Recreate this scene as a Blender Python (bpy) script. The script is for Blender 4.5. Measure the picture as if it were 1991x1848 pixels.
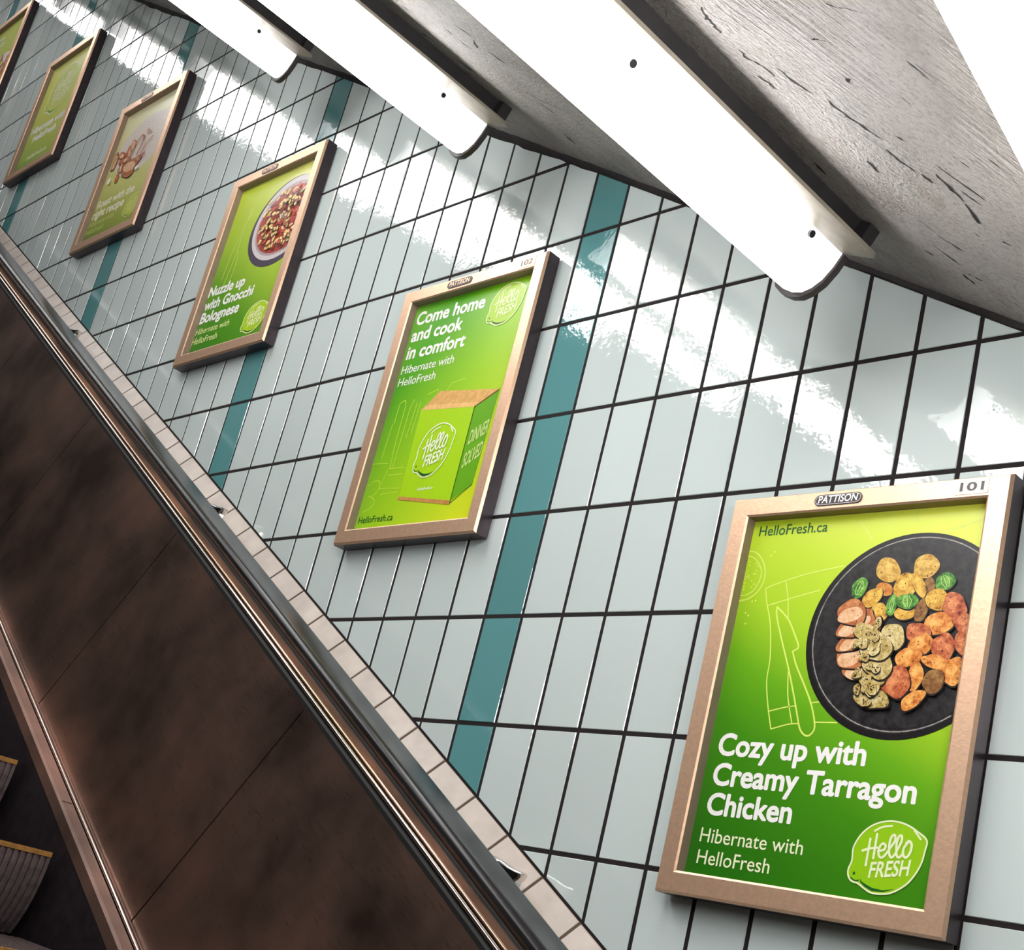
import bpy, bmesh, math, random
from mathutils import Vector, Matrix

for o in list(bpy.data.objects):
    bpy.data.objects.remove(o, do_unlink=True)
SC = bpy.context.scene
COL = SC.collection

# ------------------------------------------------------------------ frame of the place
# u runs down the slope along the tiled wall, v square to the slope, n out of the wall into the room
# x is level along the wall, y is up.  All in wall-tile modules of 0.1; one module unit is 1.5 m.
S = 1.5
Z0 = 6.0
TH = math.atan(0.563)                       # slope of the escalator
CT, ST = math.cos(TH), math.sin(TH)
def G(x, y, n):
    return Vector((S * x, -S * n, S * y + Z0))
def UV(u, v, n):
    return G(u * CT + v * ST, -u * ST + v * CT, n)
FR = Matrix(((0, CT, ST), (-1, 0, 0), (0, -ST, CT)))    # local (n, u, v) -> world
def frame_at(u, v, n, turn=0.0):
    m = FR.to_4x4() @ Matrix.Rotation(turn, 4, 'Z')
    m.translation = UV(u, v, n)
    return m
V_CEIL, V_BASE = 0.785, -0.288

# ------------------------------------------------------------------ camera
cam_d = bpy.data.cameras.new('camera')
cam = bpy.data.objects.new('camera', cam_d)
COL.objects.link(cam)
right = Vector((0.69058585, 0.68430782, 0.23412388))
down = Vector((-0.03183903, 0.35216101, -0.93539772))
fwd = Vector((-0.72254928, 0.63851815, 0.26498511))
mc = Matrix((( right.x, -down.x, -fwd.x), (right.y, -down.y, -fwd.y), (right.z, -down.z, -fwd.z))).to_4x4()
mc.translation = G(1.71074532, -0.57360416, 1.5297268)
cam.matrix_world = mc
cam_d.sensor_fit = 'HORIZONTAL'
cam_d.sensor_width = 36.0
cam_d.lens = 2600.0 * 36.0 / 1991.0
cam_d.shift_x = (1991 / 2 - 1017.22) / 1991
cam_d.shift_y = (1136.58 - 1848 / 2) / 1991
cam_d.clip_start = 0.02
SC.camera = cam

# ------------------------------------------------------------------ world, exposure
wd = bpy.data.worlds.new('world')
SC.world = wd
wd.use_nodes = True
wd.node_tree.nodes['Background'].inputs[0].default_value = (1.0, 0.93, 0.9, 1)
wd.node_tree.nodes['Background'].inputs[1].default_value = 0.05
LAMP = 15.0                                  # strength of the lamp diffusers
SC.view_settings.view_transform = 'Standard'
SC.view_settings.look = 'None'
SC.view_settings.exposure = 0.46
SC.view_settings.gamma = 1.0
SC.view_settings.use_curve_mapping = False
SC.cycles.use_denoising = True
SC.cycles.max_bounces = 8
SC.cycles.sample_clamp_indirect = 8.0

# ------------------------------------------------------------------ materials
def lin(c):
    r = []
    for k in c[:3]:
        k = k / 255.0
        r.append(k / 12.92 if k <= 0.04045 else ((k + 0.055) / 1.055) ** 2.4)
    return (r[0], r[1], r[2], 1.0)

class NT:
    def __init__(self, name):
        self.m = bpy.data.materials.new(name)
        self.m.use_nodes = True
        self.t = self.m.node_tree
        self.b = self.t.nodes['Principled BSDF']
    def n(self, typ, **kw):
        nd = self.t.nodes.new(typ)
        for k, v in kw.items():
            if k.startswith('i_'):
                nd.inputs[k[2:].replace('_', ' ')].default_value = v
            else:
                setattr(nd, k, v)
        return nd
    def l(self, a, b):
        self.t.links.new(a, b)
    def coord(self, scale=(1, 1, 1), rot=(0, 0, 0), out='Object'):
        tc = self.n('ShaderNodeTexCoord')
        mp = self.n('ShaderNodeMapping')
        mp.inputs['Scale'].default_value = scale
        mp.inputs['Rotation'].default_value = rot
        self.l(tc.outputs[out], mp.inputs['Vector'])
        return mp.outputs['Vector']
    def noise(self, vec, scale, detail=4.0, rough=0.55):
        nz = self.n('ShaderNodeTexNoise')
        nz.inputs['Scale'].default_value = scale
        nz.inputs['Detail'].default_value = detail
        nz.inputs['Roughness'].default_value = rough
        self.l(vec, nz.inputs['Vector'])
        return nz.outputs['Fac']
    def ramp(self, fac, stops, interp='LINEAR'):
        cr = self.n('ShaderNodeValToRGB')
        cr.color_ramp.interpolation = interp
        e = cr.color_ramp.elements
        while len(e) < len(stops):
            e.new(0.5)
        for k, (p, c) in enumerate(stops):
            e[k].position = p
            e[k].color = c if len(c) == 4 else (c[0], c[1], c[2], 1)
        self.l(fac, cr.inputs['Fac'])
        return cr.outputs['Color']
    def mix(self, fac, a, b, mode='MIX'):
        mx = self.n('ShaderNodeMix', data_type='RGBA', blend_type=mode)
        for s, k in ((fac, 0), (a, 6), (b, 7)):
            if hasattr(s, 'links') or hasattr(s, 'is_linked'):
                self.l(s, mx.inputs[k])
            else:
                mx.inputs[k].default_value = s
        return mx.outputs[2]
    def math(self, op, a, b=0.0):
        nd = self.n('ShaderNodeMath', operation=op)
        for s, k in ((a, 0), (b, 1)):
            if hasattr(s, 'is_linked'):
                self.l(s, nd.inputs[k])
            else:
                nd.inputs[k].default_value = s
        return nd.outputs[0]
    def bump(self, h, strength, dist=0.01):
        bp = self.n('ShaderNodeBump')
        bp.inputs['Strength'].default_value = strength
        bp.inputs['Distance'].default_value = dist
        self.l(h, bp.inputs['Height'])
        self.l(bp.outputs['Normal'], self.b.inputs['Normal'])
        return bp
    def set(self, **kw):
        for k, v in kw.items():
            s = self.b.inputs[k.replace('_', ' ')]
            if hasattr(v, 'is_linked'):
                self.l(v, s)
            else:
                s.default_value = v
        return self

def simple(name, rgb, rough=0.5, metal=0.0, var=0.12, scale=18.0, bump=0.0, stretch=(1, 1, 1)):
    m = NT(name)
    c = lin(rgb)
    vec = m.coord(stretch)
    f = m.noise(vec, scale)
    dk = tuple(k * (1 - var) for k in c[:3]) + (1,)
    lt = tuple(min(1, k * (1 + var)) for k in c[:3]) + (1,)
    m.set(Base_Color=m.ramp(f, [(0.3, dk), (0.7, lt)]), Roughness=rough, Metallic=metal)
    if bump:
        m.bump(f, bump, 0.004)
    return m.m

def tile_mat(name, rgb, var):
    m = NT(name)
    tc = m.n('ShaderNodeTexCoord')
    sn = m.n('ShaderNodeVectorMath', operation='DIVIDE')
    sn.inputs[1].default_value = (0.1 * S, 1.0, 0.2 * S)
    m.l(tc.outputs['Object'], sn.inputs[0])
    fl = m.n('ShaderNodeVectorMath', operation='FLOOR')
    m.l(sn.outputs[0], fl.inputs[0])
    wn = m.n('ShaderNodeTexWhiteNoise', noise_dimensions='3D')
    m.l(fl.outputs[0], wn.inputs['Vector'])
    c = lin(rgb)
    a = tuple(k * (1 - var) for k in c[:3]) + (1,)
    b = tuple(min(1, k * (1 + var * 0.6)) for k in c[:3]) + (1,)
    base = m.ramp(wn.outputs['Value'], [(0, a), (1, b)])
    sp = m.noise(m.coord(), 160.0, 2.0)
    base = m.mix(m.ramp(sp, [(0.72, (0, 0, 0)), (0.78, (0.35, 0.35, 0.35))]), base, (c[0] * .8, c[1] * .8, c[2] * .8, 1))
    h = m.math('ADD', m.math('MULTIPLY', m.noise(m.coord(), 17.0, 1.0), 0.6),
               m.math('MULTIPLY', m.noise(m.coord(), 78.0, 1.5, 0.5), 0.23))
    m.set(Base_Color=base, Roughness=0.045, IOR=1.9)
    m.bump(h, 0.15, 0.006)
    return m.m

M = {}
M['tile'] = tile_mat('pale_tile_glaze', (214, 226, 224), 0.06)
M['teal'] = tile_mat('teal_tile_glaze', (98, 154, 156), 0.10)
M['grout'] = simple('dark_grout', (24, 14, 14), 0.9, var=0.3, scale=60)
M['caulk'] = simple('dark_sealant', (34, 27, 28), 0.75, var=0.4, scale=40, bump=0.5)

def ceiling_mat():
    m = NT('scraped_concrete')
    v0 = m.coord()
    big = m.noise(v0, 2.2, 5.0, 0.6)
    rot = m.coord((1.0, 1.0, 1.0), (0, 0, math.radians(28)))
    st = m.n('ShaderNodeMapping')
    st.inputs['Scale'].default_value = (6.0, 72.0, 6.0)
    m.l(rot, st.inputs['Vector'])
    streak = m.noise(st.outputs[0], 1.0, 3.0, 0.6)
    fine = m.noise(v0, 85.0, 4.0, 0.65)
    cm = m.n('ShaderNodeMapping')
    cm.inputs['Scale'].default_value = (6.0, 30.0, 6.0)
    m.l(rot, cm.inputs['Vector'])
    gouge = m.noise(cm.outputs[0], 1.0, 4.0, 0.6)
    gmask = m.math('MULTIPLY', m.ramp(gouge, [(0.352, (1, 1, 1)), (0.366, (0, 0, 0))]), m.ramp(m.noise(v0, 2.1, 2.0), [(0.46, (0, 0, 0)), (0.55, (1, 1, 1))]))
    base = m.ramp(big, [(0.28, lin((160, 150, 141))), (0.5, lin((214, 205, 198))), (0.72, lin((236, 229, 222)))])
    stain = m.noise(v0, 4.5, 3.0)
    base = m.mix(m.ramp(stain, [(0.58, (0, 0, 0)), (0.72, (0.35, 0.35, 0.35))]), base, lin((150, 112, 82)))
    base = m.mix(m.ramp(m.noise(v0, 110.0, 3.0, 0.7), [(0.36, (0.3, 0.3, 0.3)), (0.5, (0, 0, 0))]), base, lin((84, 74, 68)))
    groove = m.math('MULTIPLY', m.ramp(streak, [(0.40, (0.85, 0.85, 0.85)), (0.46, (0, 0, 0))]), m.ramp(m.noise(v0, 1.7, 3.0), [(0.5, (0, 0, 0)), (0.62, (0.5, 0.5, 0.5))]))
    base = m.mix(groove, base, lin((74, 64, 60)))
    base = m.mix(gmask, base, lin((14, 10, 10)))
    # one patch was combed while the render was wet, the rest is trowelled smoother
    dn = m.n('ShaderNodeVectorMath', operation='DISTANCE')
    m.l(v0, dn.inputs[0])
    dn.inputs[1].default_value = (0.72 * S, 0.80 * S, V_CEIL * S)
    wob = m.math('ADD', dn.outputs['Value'], m.math('MULTIPLY', m.noise(v0, 5.0, 3.0), 0.3))
    patch = m.ramp(wob, [(0.40, (1, 1, 1)), (0.58, (0, 0, 0))])
    amt = m.math('ADD', m.math('MULTIPLY', patch, 1.5), 0.12)
    h = m.math('ADD', m.math('MULTIPLY', streak, amt), m.math('MULTIPLY', fine, 0.7))
    h = m.math('SUBTRACT', h, m.math('MULTIPLY', gmask, 0.8))
    m.set(Base_Color=base, Roughness=0.6)
    m.bump(h, 1.0, 0.07)
    return m.m
M['ceiling'] = ceiling_mat()
M['crack'] = simple('dark_gouge', (20, 15, 14), 0.95, var=0.2)

def emit_mat(name, k):
    m = NT(name)
    m.set(Base_Color=(0.9, 0.9, 0.9, 1), Roughness=0.35)
    tc = m.n('ShaderNodeTexCoord')
    sp = m.n('ShaderNodeSeparateXYZ')
    m.l(tc.outputs['Object'], sp.inputs[0])
    rp = m.ramp(m.math('DIVIDE', sp.outputs[0], 0.42), [(0.0, (0.058, 0.055, 0.055)), (0.25, (0.24, 0.238, 0.237)), (0.55, (0.85, 0.846, 0.842)), (1.0, (1, 0.992, 0.985))])
    m.set(Emission_Color=rp, Emission_Strength=LAMP * k)
    return m.m
M['lens'] = emit_mat('lit_diffuser', 1.0)
M['lens_dim'] = emit_mat('weaker_lit_diffuser', 0.42)
M['pan'] = simple('dusty_cream_enamel', (152, 142, 128), 0.45, var=0.2, scale=14, stretch=(1, 3, 1))
M['channel'] = simple('black_channel', (38, 33, 34), 0.6, var=0.3)
M['cap'] = simple('dark_end_cap', (46, 38, 38), 0.45, var=0.2)
M['screw'] = simple('dark_screw', (22, 18, 22), 0.4)

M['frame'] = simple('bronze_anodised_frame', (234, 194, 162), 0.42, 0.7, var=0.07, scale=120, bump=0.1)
M['frame_inner'] = simple('frame_rebate', (142, 122, 104), 0.6, 0.2, var=0.1)  # darker than the rail face: shade of the recess put into the colour
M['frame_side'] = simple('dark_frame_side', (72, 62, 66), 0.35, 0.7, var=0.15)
M['back'] = simple('frame_backing', (60, 52, 50), 0.6)
M['plate_dark'] = simple('plate_dark', (52, 36, 38), 0.4, var=0.05)
M['white'] = simple('white_print', (246, 244, 240), 0.35, var=0.01)
M['number_bg'] = simple('number_label_white', (236, 228, 222), 0.4, var=0.02)

M['cream'] = simple('cream_tile', (188, 175, 164), 0.3, var=0.16, scale=9)
M['cream_joint'] = simple('cream_tile_joint', (84, 68, 56), 0.9, var=0.2, scale=30)
M['rubber'] = simple('black_handrail_rubber', (26, 25, 26), 0.25, var=0.4, scale=14, stretch=(1, .4, 1))
M['rubber'].node_tree.nodes['Principled BSDF'].inputs['Specular IOR Level'].default_value = 0.32
M['deck'] = simple('dark_deck', (52, 47, 47), 0.45, 0.4, var=0.3)
M['black'] = simple('black_recess', (10, 9, 9), 0.7)

def brushed(name, rgb, rough, metal=0.9):
    m = NT(name)
    c = lin(rgb)
    v = m.coord()
    big = m.noise(v, 2.6, 3.0, 0.55)
    fine = m.noise(m.coord((60, 3, 60)), 6.0, 3.0)
    base = m.ramp(big, [(0.33, tuple(k * .42 for k in c[:3])), (0.5, c[:3]), (0.68, (min(1, c[0] * 1.6), min(1, c[1] * 1.45), min(1, c[2] * 1.4)))])  # broad blotches paint smeared reflections and sheen into the metal colour
    rr = m.ramp(fine, [(0.3, (rough * .8,) * 3), (0.7, (rough * 1.2,) * 3)])
    sep = m.n('ShaderNodeRGBToBW')
    m.l(rr, sep.inputs[0])
    m.set(Base_Color=base, Roughness=sep.outputs[0], Metallic=metal)
    m.bump(fine, 0.02, 0.002)
    return m.m
M['panel'] = brushed('bronze_steel_panel', (146, 121, 109), 0.33)
M['bronze'] = brushed('bronze_deck_strip', (150, 110, 88), 0.36, 0.6)
M['low'] = brushed('bronze_lower_strip', (122, 98, 88), 0.45, 0.5)
M['trim'] = simple('polished_trim', (226, 208, 198), 0.14, 1.0, var=0.05)
M['trim_warm'] = simple('warm_polished_trim', (214, 172, 146), 0.2, 1.0, var=0.05)
M['steel'] = simple('polished_steel', (235, 230, 226), 0.12, 1.0, var=0.03)
M['skirt'] = simple('black_skirt_panel', (44, 38, 42), 0.4, 0.2, var=0.4, scale=30)
M['step'] = simple('grey_cast_step', (112, 98, 98), 0.5, 0.5, var=0.25, scale=50)
M['yellow'] = simple('worn_yellow_edge', (146, 102, 42), 0.55, var=0.35, scale=60)
M['farwall'] = simple('brown_render', (92, 76, 66), 0.8, var=0.1, scale=2)
M['floor'] = simple('dark_truss_floor', (18, 16, 16), 0.9)

PM = {}
def pmat(rgb, noisy=0.0):
    k = (tuple(rgb), noisy)
    if k not in PM:
        m = NT('print_ink_%d' % len(PM))
        c = lin(rgb)
        if noisy:
            f = m.noise(m.coord(), 55.0, 4.0, 0.65)
            a = tuple(x * (1 - noisy) for x in c[:3])
            b = tuple(min(1, x * (1 + noisy) + 0.02) for x in c[:3])
            m.set(Base_Color=m.ramp(f, [(0.36, a), (0.62, b)]))
        else:
            m.set(Base_Color=c)
        m.set(Roughness=0.32)
        PM[k] = m.m
    return PM[k]
def gradient_mat(name, a, b, c0, stops):
    m = NT(name)
    tc = m.n('ShaderNodeTexCoord')
    sp = m.n('ShaderNodeSeparateXYZ')
    m.l(tc.outputs['Generated'], sp.inputs[0])
    t = m.math('ADD', m.math('ADD', m.math('MULTIPLY', sp.outputs[0], a), m.math('MULTIPLY', sp.outputs[2], b)), c0)
    m.set(Base_Color=m.ramp(t, [(p, lin(c)) for p, c in stops]), Roughness=0.3)
    return m.m

# ------------------------------------------------------------------ mesh helpers
class MB:
    def __init__(self):
        self.v, self.f, self.mi, self.mats = [], [], [], []
    def mat(self, m):
        if m not in self.mats:
            self.mats.append(m)
        return self.mats.index(m)
    def poly(self, pts, m):
        b = len(self.v)
        self.v += [tuple(p) for p in pts]
        self.f.append(tuple(range(b, b + len(pts))))
        self.mi.append(self.mat(m))
    def mesh(self, vs, fs, m):
        b = len(self.v)
        self.v += [tuple(p) for p in vs]
        k = self.mat(m)
        for f in fs:
            self.f.append(tuple(b + i for i in f))
            self.mi.append(k)
    def box(self, lo, hi, m):
        x0, y0, z0 = lo
        x1, y1, z1 = hi
        vs = [(x0, y0, z0), (x1, y0, z0), (x1, y1, z0), (x0, y1, z0), (x0, y0, z1), (x1, y0, z1), (x1, y1, z1), (x0, y1, z1)]
        self.mesh(vs, [(0, 3, 2, 1), (4, 5, 6, 7), (0, 1, 5, 4), (1, 2, 6, 5), (2, 3, 7, 6), (3, 0, 4, 7)], m)
    def prism(self, prof, p0, p1, m, caps=True, closed=True):
        """prof: points in one plane given by functions p0(pt), p1(pt) -> 3D at both ends"""
        n = len(prof)
        vs = [p0(p) for p in prof] + [p1(p) for p in prof]
        fs = []
        for i in range(n if closed else n - 1):
            j = (i + 1) % n
            fs.append((i, j, n + j, n + i))
        if caps and closed:
            fs.append(tuple(range(n - 1, -1, -1)))
            fs.append(tuple(range(n, 2 * n)))
        self.mesh(vs, fs, m)
    def data(self, name, smooth=None, weld=True):
        me = bpy.data.meshes.new(name)
        me.from_pydata(self.v, [], self.f)
        for m in self.mats:
            me.materials.append(m)
        me.polygons.foreach_set('material_index', self.mi)
        bm = bmesh.new()
        bm.from_mesh(me)
        if weld:
            bmesh.ops.remove_doubles(bm, verts=bm.verts, dist=1e-5)
            bmesh.ops.recalc_face_normals(bm, faces=bm.faces)
        bm.to_mesh(me)
        bm.free()
        if smooth is not None:
            me.polygons.foreach_set('use_smooth', [True] * len(me.polygons))
            try:
                me.set_sharp_from_angle(angle=math.radians(smooth))
            except Exception:
                pass
        me.update()
        return me
    def build(self, name, parent=None, mw=None, smooth=None, weld=True):
        o = bpy.data.objects.new(name, self.data(name, smooth, weld))
        COL.objects.link(o)
        if parent is not None:
            o.parent = parent
        elif mw is not None:
            o.matrix_world = mw
        return o

def tag(o, label=None, cat=None, group=None, kind=None):
    for k, v in (('label', label), ('category', cat), ('group', group), ('kind', kind)):
        if v:
            o[k] = v
    return o
def empty(name, mw, label, cat, group=None):
    o = bpy.data.objects.new(name, None)
    COL.objects.link(o)
    o.empty_display_size = 0.1
    o.matrix_world = mw
    return tag(o, label, cat, group)
def copy_tree(o, parent=None):
    c = o.copy()
    COL.objects.link(c)
    if parent is not None:
        c.parent = parent
    for ch in list(o.children):
        copy_tree(ch, c)
    return c
def nuv(n, u, v):
    return (n * S, u * S, v * S)

def clip_half(poly, a, b, c):
    """keep points with a*x + b*y <= c"""
    out = []
    for i in range(len(poly)):
        p, q = poly[i], poly[(i + 1) % len(poly)]
        dp, dq = a * p[0] + b * p[1] - c, a * q[0] + b * q[1] - c
        if dp <= 0:
            out.append(p)
        if dp * dq < 0:
            t = dp / (dp - dq)
            out.append((p[0] + t * (q[0] - p[0]), p[1] + t * (q[1] - p[1])))
    return out
def clip_rect(poly, x0, x1, y0, y1):
    for a, b, c in ((-1, 0, -x0), (1, 0, x1), (0, -1, -y0), (0, 1, y1)):
        if len(poly) < 3:
            return []
        poly = clip_half(poly, a, b, c)
    return poly if len(poly) >= 3 else []

# ------------------------------------------------------------------ the tiled wall
rnd = random.Random(7)
X0, X1 = -6.6, 2.6
def tiled_wall():
    w = MB()
    cache = []
    def cell(i, j, g, up, lo):
        p = [(i * .1 + g, j * .2 + g), ((i + 1) * .1 - g, j * .2 + g), ((i + 1) * .1 - g, (j + 1) * .2 - g), (i * .1 + g, (j + 1) * .2 - g)]
        p = clip_half(p, ST, CT, up - g)
        if len(p) >= 3:
            p = clip_half(p, -ST, -CT, -(lo + g))
        return p
    up, lo = V_CEIL - 0.006, V_BASE + 0.001
    for i in range(int(X0 * 10), int(X1 * 10)):
        jm = int(math.floor((-.1 * i * .563 + lo / CT) / .2)) - 1
        for j in range(jm, jm + 9):
            a = cell(i, j, 0.0036, up, lo)
            b = cell(i, j, 0.0046, up, lo)
            if len(a) < 3 or len(b) < 3:
                continue
            area = abs(sum(b[k][0] * b[(k + 1) % len(b)][1] - b[(k + 1) % len(b)][0] * b[k][1] for k in range(len(b)))) / 2
            if area < 1e-5:
                continue
            m = M['teal'] if (i % 12) == 11 else M['tile']
            tx, ty, tz = rnd.gauss(0, .0022), rnd.gauss(0, .0018), rnd.gauss(0, .0002)
            cx, cy = i * .1 + .05, j * .2 + .1
            top = [(S * p[0], -S * (.0026 + tz + tx * (p[0] - cx) + ty * (p[1] - cy)), S * p[1]) for p in b]
            bot = [(S * p[0], -S * .0013, S * p[1]) for p in a]
            n = len(b)
            if len(a) == n:
                w.mesh(top + bot, [tuple(range(n))] + [(k, n + k, n + (k + 1) % n, (k + 1) % n) for k in range(n)], m)
            else:
                w.poly(top, m)
    def gp(x, v, n):      # grout bed follows the slope
        y = (v - x * ST) / CT
        return (S * x, -S * n, S * y)
    c = [gp(X0, V_BASE - .1, .0014), gp(X1, V_BASE - .1, .0014), gp(X1, V_CEIL + .1, .0014), gp(X0, V_CEIL + .1, .0014)]
    d = [gp(X0, V_BASE - .1, -.1), gp(X1, V_BASE - .1, -.1), gp(X1, V_CEIL + .1, -.1), gp(X0, V_CEIL + .1, -.1)]
    w.mesh(c + d, [(0, 1, 2, 3), (7, 6, 5, 4), (0, 4, 5, 1), (1, 5, 6, 2), (2, 6, 7, 3), (3, 7, 4, 0)], M['grout'])
    o = w.build('wall_right', mw=Matrix.Translation((0, 0, Z0)))
    tag(o, kind='structure')
tiled_wall()

U0, U1 = -7.6, 2.9
NFAR = 3.4
FM = frame_at(0, 0, 0)
# ceiling slab, far wall, floor of the escalator truss
w = MB()
w.box(nuv(-.02, U0, V_CEIL), nuv(NFAR + .1, U1, V_CEIL + .12), M['ceiling'])
CRACKS = [[(.694,.495),(.671,.485),(.66,.486),(.645,.483)],[(.67,.655),(.67,.677),(.67,.698)],[(.618,.488),(.601,.489),(.588,.508),(.571,.513)],[(.565,.472),(.554,.483),(.54,.485)],[(.591,.536),(.57,.545),(.551,.56)],[(.544,.581),(.525,.586),(.5,.602),(.478,.621)],[(.456,.61),(.435,.615),(.414,.628)],[(.409,.543),(.384,.544)],[(.415,.638),(.397,.643)],[(.425,.667),(.401,.67),(.37,.674)],[(.168,.469),(.158,.481)],[(.124,.513),(.101,.521)],[(.134,.529),(.123,.548)],[(.602,.659),(.594,.659)],[(.355,.402),(.33,.403)],[(.285,.684),(.281,.692)],[(.363,.674),(.319,.666)],[(.739,.73),(.735,.746),(.734,.762),(.732,.785)],[(.496,.655),(.489,.662)]]
rc = random.Random(17)
for L in CRACKS + [[(a[0], a[1] - 1.06 + rc.gauss(0, .05)), (a[0] - .03, a[1] - 1.05)] for a in [c[0] for c in CRACKS[::3]]]:
    q = []
    for a, b in zip(L[:-1], L[1:]):
        for t in (0, .25, .5, .75):
            q.append((a[0] + (b[0] - a[0]) * t + rc.gauss(0, .0012), a[1] + (b[1] - a[1]) * t + rc.gauss(0, .0014)))
    q.append(L[-1])
    big = .0064 if len(L) < 3 else .0048
    n = len(q)
    hw = [big * (0.25 + math.sin(math.pi * (i + .3) / n)) * rc.uniform(.45, 1.15) * .62 for i in range(n)]
    for i in range(n - 1):
        w.poly([nuv(q[i][0], q[i][1] - hw[i], V_CEIL - .0004), nuv(q[i][0], q[i][1] + hw[i], V_CEIL - .0004), nuv(q[i + 1][0], q[i + 1][1] + hw[i + 1], V_CEIL - .0004), nuv(q[i + 1][0], q[i + 1][1] - hw[i + 1], V_CEIL - .0004)], M['crack'])
tag(w.build('ceiling', mw=FM), kind='structure')
w = MB()
w.box(nuv(NFAR, U0, -1.35), nuv(NFAR + .1, U1, V_CEIL), M['farwall'])
tag(w.build('wall_left', mw=FM), kind='structure')
w = MB()
w.box(nuv(-.02, U0, -1.45), nuv(NFAR + .1, U1, -1.35), M['floor'])
tag(w.build('floor', mw=FM), kind='structure')

# ragged dark sealant where the tiles meet the ceiling
w = MB()
r2 = random.Random(3)
pu, ph, pn = U0, .012, .012
k = 0
while pu < U1 - .05:
    nu = pu + .03
    nh, nn = max(.007, ph + r2.gauss(0, .002)), max(.006, pn + r2.gauss(0, .0025))
    nh = min(nh, .017); nn = min(nn, .02)
    a = [nuv(.001, pu, V_CEIL), nuv(pn, pu, V_CEIL), nuv(.004, pu, V_CEIL - ph), nuv(.001, pu, V_CEIL - ph)]
    b = [nuv(.001, nu, V_CEIL), nuv(nn, nu, V_CEIL), nuv(.004, nu, V_CEIL - nh), nuv(.001, nu, V_CEIL - nh)]
    w.mesh(a + b, [(0, 1, 5, 4), (1, 2, 6, 5), (2, 3, 7, 6)], M['caulk'])
    pu, ph, pn = nu, nh, nn
tag(w.build('trim_1', mw=FM, smooth=60), kind='structure')

# cream skirting tiles that slope out from the foot of the wall
w = MB()
DV, DN = -.879, .477
def led(t, u, d=0.0):
    return nuv(.001 + DN * t + .879 * d, u, V_BASE + DV * t + .477 * d)
TW = .1152
u = -.0732 - TW * 57
while u < U1 - TW:
    g = .0040
    jd = r2.gauss(0, .0006)
    a = [led(.003, u + g, .0030), led(.003, u + TW - g, .0030), led(.058, u + TW - g, .0030 + jd), led(.058, u + g, .0030 + jd)]
    b = [led(.001, u + g * .7, .0022), led(.001, u + TW - g * .7, .0022), led(.06, u + TW - g * .7, .0022), led(.06, u + g * .7, .0022)]
    w.mesh(a + b, [(0, 1, 2, 3), (0, 4, 5, 1), (1, 5, 6, 2), (2, 6, 7, 3), (3, 7, 4, 0)], M['cream'])
    u += TW
a = [led(0, U0, .002), led(.063, U0, .002), nuv(.001, U0, V_BASE - .075)]
b = [led(0, U1, .002), led(.063, U1, .002), nuv(.001, U1, V_BASE - .075)]
w.mesh(a + b, [(0, 1, 4, 3), (1, 2, 5, 4), (0, 2, 1), (3, 4, 5)], M['cream_joint'])
tag(w.build('trim_2', mw=FM), kind='structure')

# ------------------------------------------------------------------ ceiling strip lights
def half_lens(s=1.0, t=1.0):
    h = [(.052, -.052), (.0515, -.074), (.047, -.096), (.038, -.112), (.026, -.123), (.010, -.128)]
    p = [(x * s, -.052 + (z + .052) * t) for x, z in h]
    return p + [(-x, z) for x, z in reversed(p)]
LEN = 1.55
def make_light(clips, lens='lens'):
    root = empty('ceiling_strip_light', frame_at(.325, V_CEIL, .2), None, 'light')
    w = MB()
    w.prism(half_lens(), lambda p: nuv(.0, p[0], p[1]), lambda p: nuv(LEN, p[0], p[1]), M[lens])
    w.build('diffuser', root, smooth=40)
    w = MB()
    w.prism(half_lens(1.07, 1.09), lambda p: nuv(-.012, p[0], p[1]), lambda p: nuv(-.0005, p[0], p[1]), M['cap'])
    w.build('end_cap', root, smooth=40)
    w = MB()
    w.prism(half_lens(1.07, 1.09), lambda p: nuv(LEN + .0005, p[0], p[1]), lambda p: nuv(LEN + .012, p[0], p[1]), M['cap'])
    w.build('end_cap', root, smooth=40)
    # enamelled pan with a folded lip, its corners rounded at the wall end
    w = MB()
    hw, r = .091, .022
    outl = []
    for cx, cy, a0 in ((LEN - .0 - r, hw - r, 0), (r - .03, hw - r, 90), (r - .03, -hw + r, 180), (LEN - r, -hw + r, 270)):
        for q in range(0, 91, 18):
            a = math.radians(a0 + q)
            outl.append((cx + r * math.cos(a), cy + r * math.sin(a)))
    n = len(outl)
    ins = [((p[0] - LEN / 2) * .965 + LEN / 2, p[1] * .62) for p in outl]
    rings = [[nuv(p[0], p[1], -.031) for p in outl], [nuv(p[0], p[1], -.036) for p in outl], [nuv(p[0], p[1], -.0525) for p in ins]]
    vs = sum(rings, [])
    fs = [tuple(range(n))[::-1], tuple(range(2 * n, 3 * n))]
    for k in range(2):
        for i in range(n):
            j = (i + 1) % n
            fs.append((k * n + i, k * n + j, (k + 1) * n + j, (k + 1) * n + i))
    w.mesh(vs, fs, M['pan'])
    w.build('pan', root, smooth=35)
    w = MB()
    w.box(nuv(.0, -.05, -.031), nuv(LEN, .05, -.0006), M['channel'])
    w.box(nuv(-.02, -.07, -.0312), nuv(.004, .07, -.0006), M['channel'])
    w.build('mounting_channel', root)
    for c in clips:
        w = MB()
        ring = [(.0055 * math.cos(a), .0055 * math.sin(a)) for a in [k * math.pi / 5 for k in range(10)]]
        w.prism(ring, lambda p: nuv(c + p[0], .0505, -.062 + p[1]), lambda p: nuv(c + p[0], .0565, -.062 + p[1]), M['screw'])
        w.build('screw', root)
    return root
lab = ['long white strip light nearest the scraped bare concrete, ending above the numbered poster',
       'second white strip light up the slope, its end over the box poster',
       'third white strip light up the slope, its end over the bowl poster',
       'white strip light at the top right corner, set a little askew']
L1 = make_light([.0709, .4555])
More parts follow.
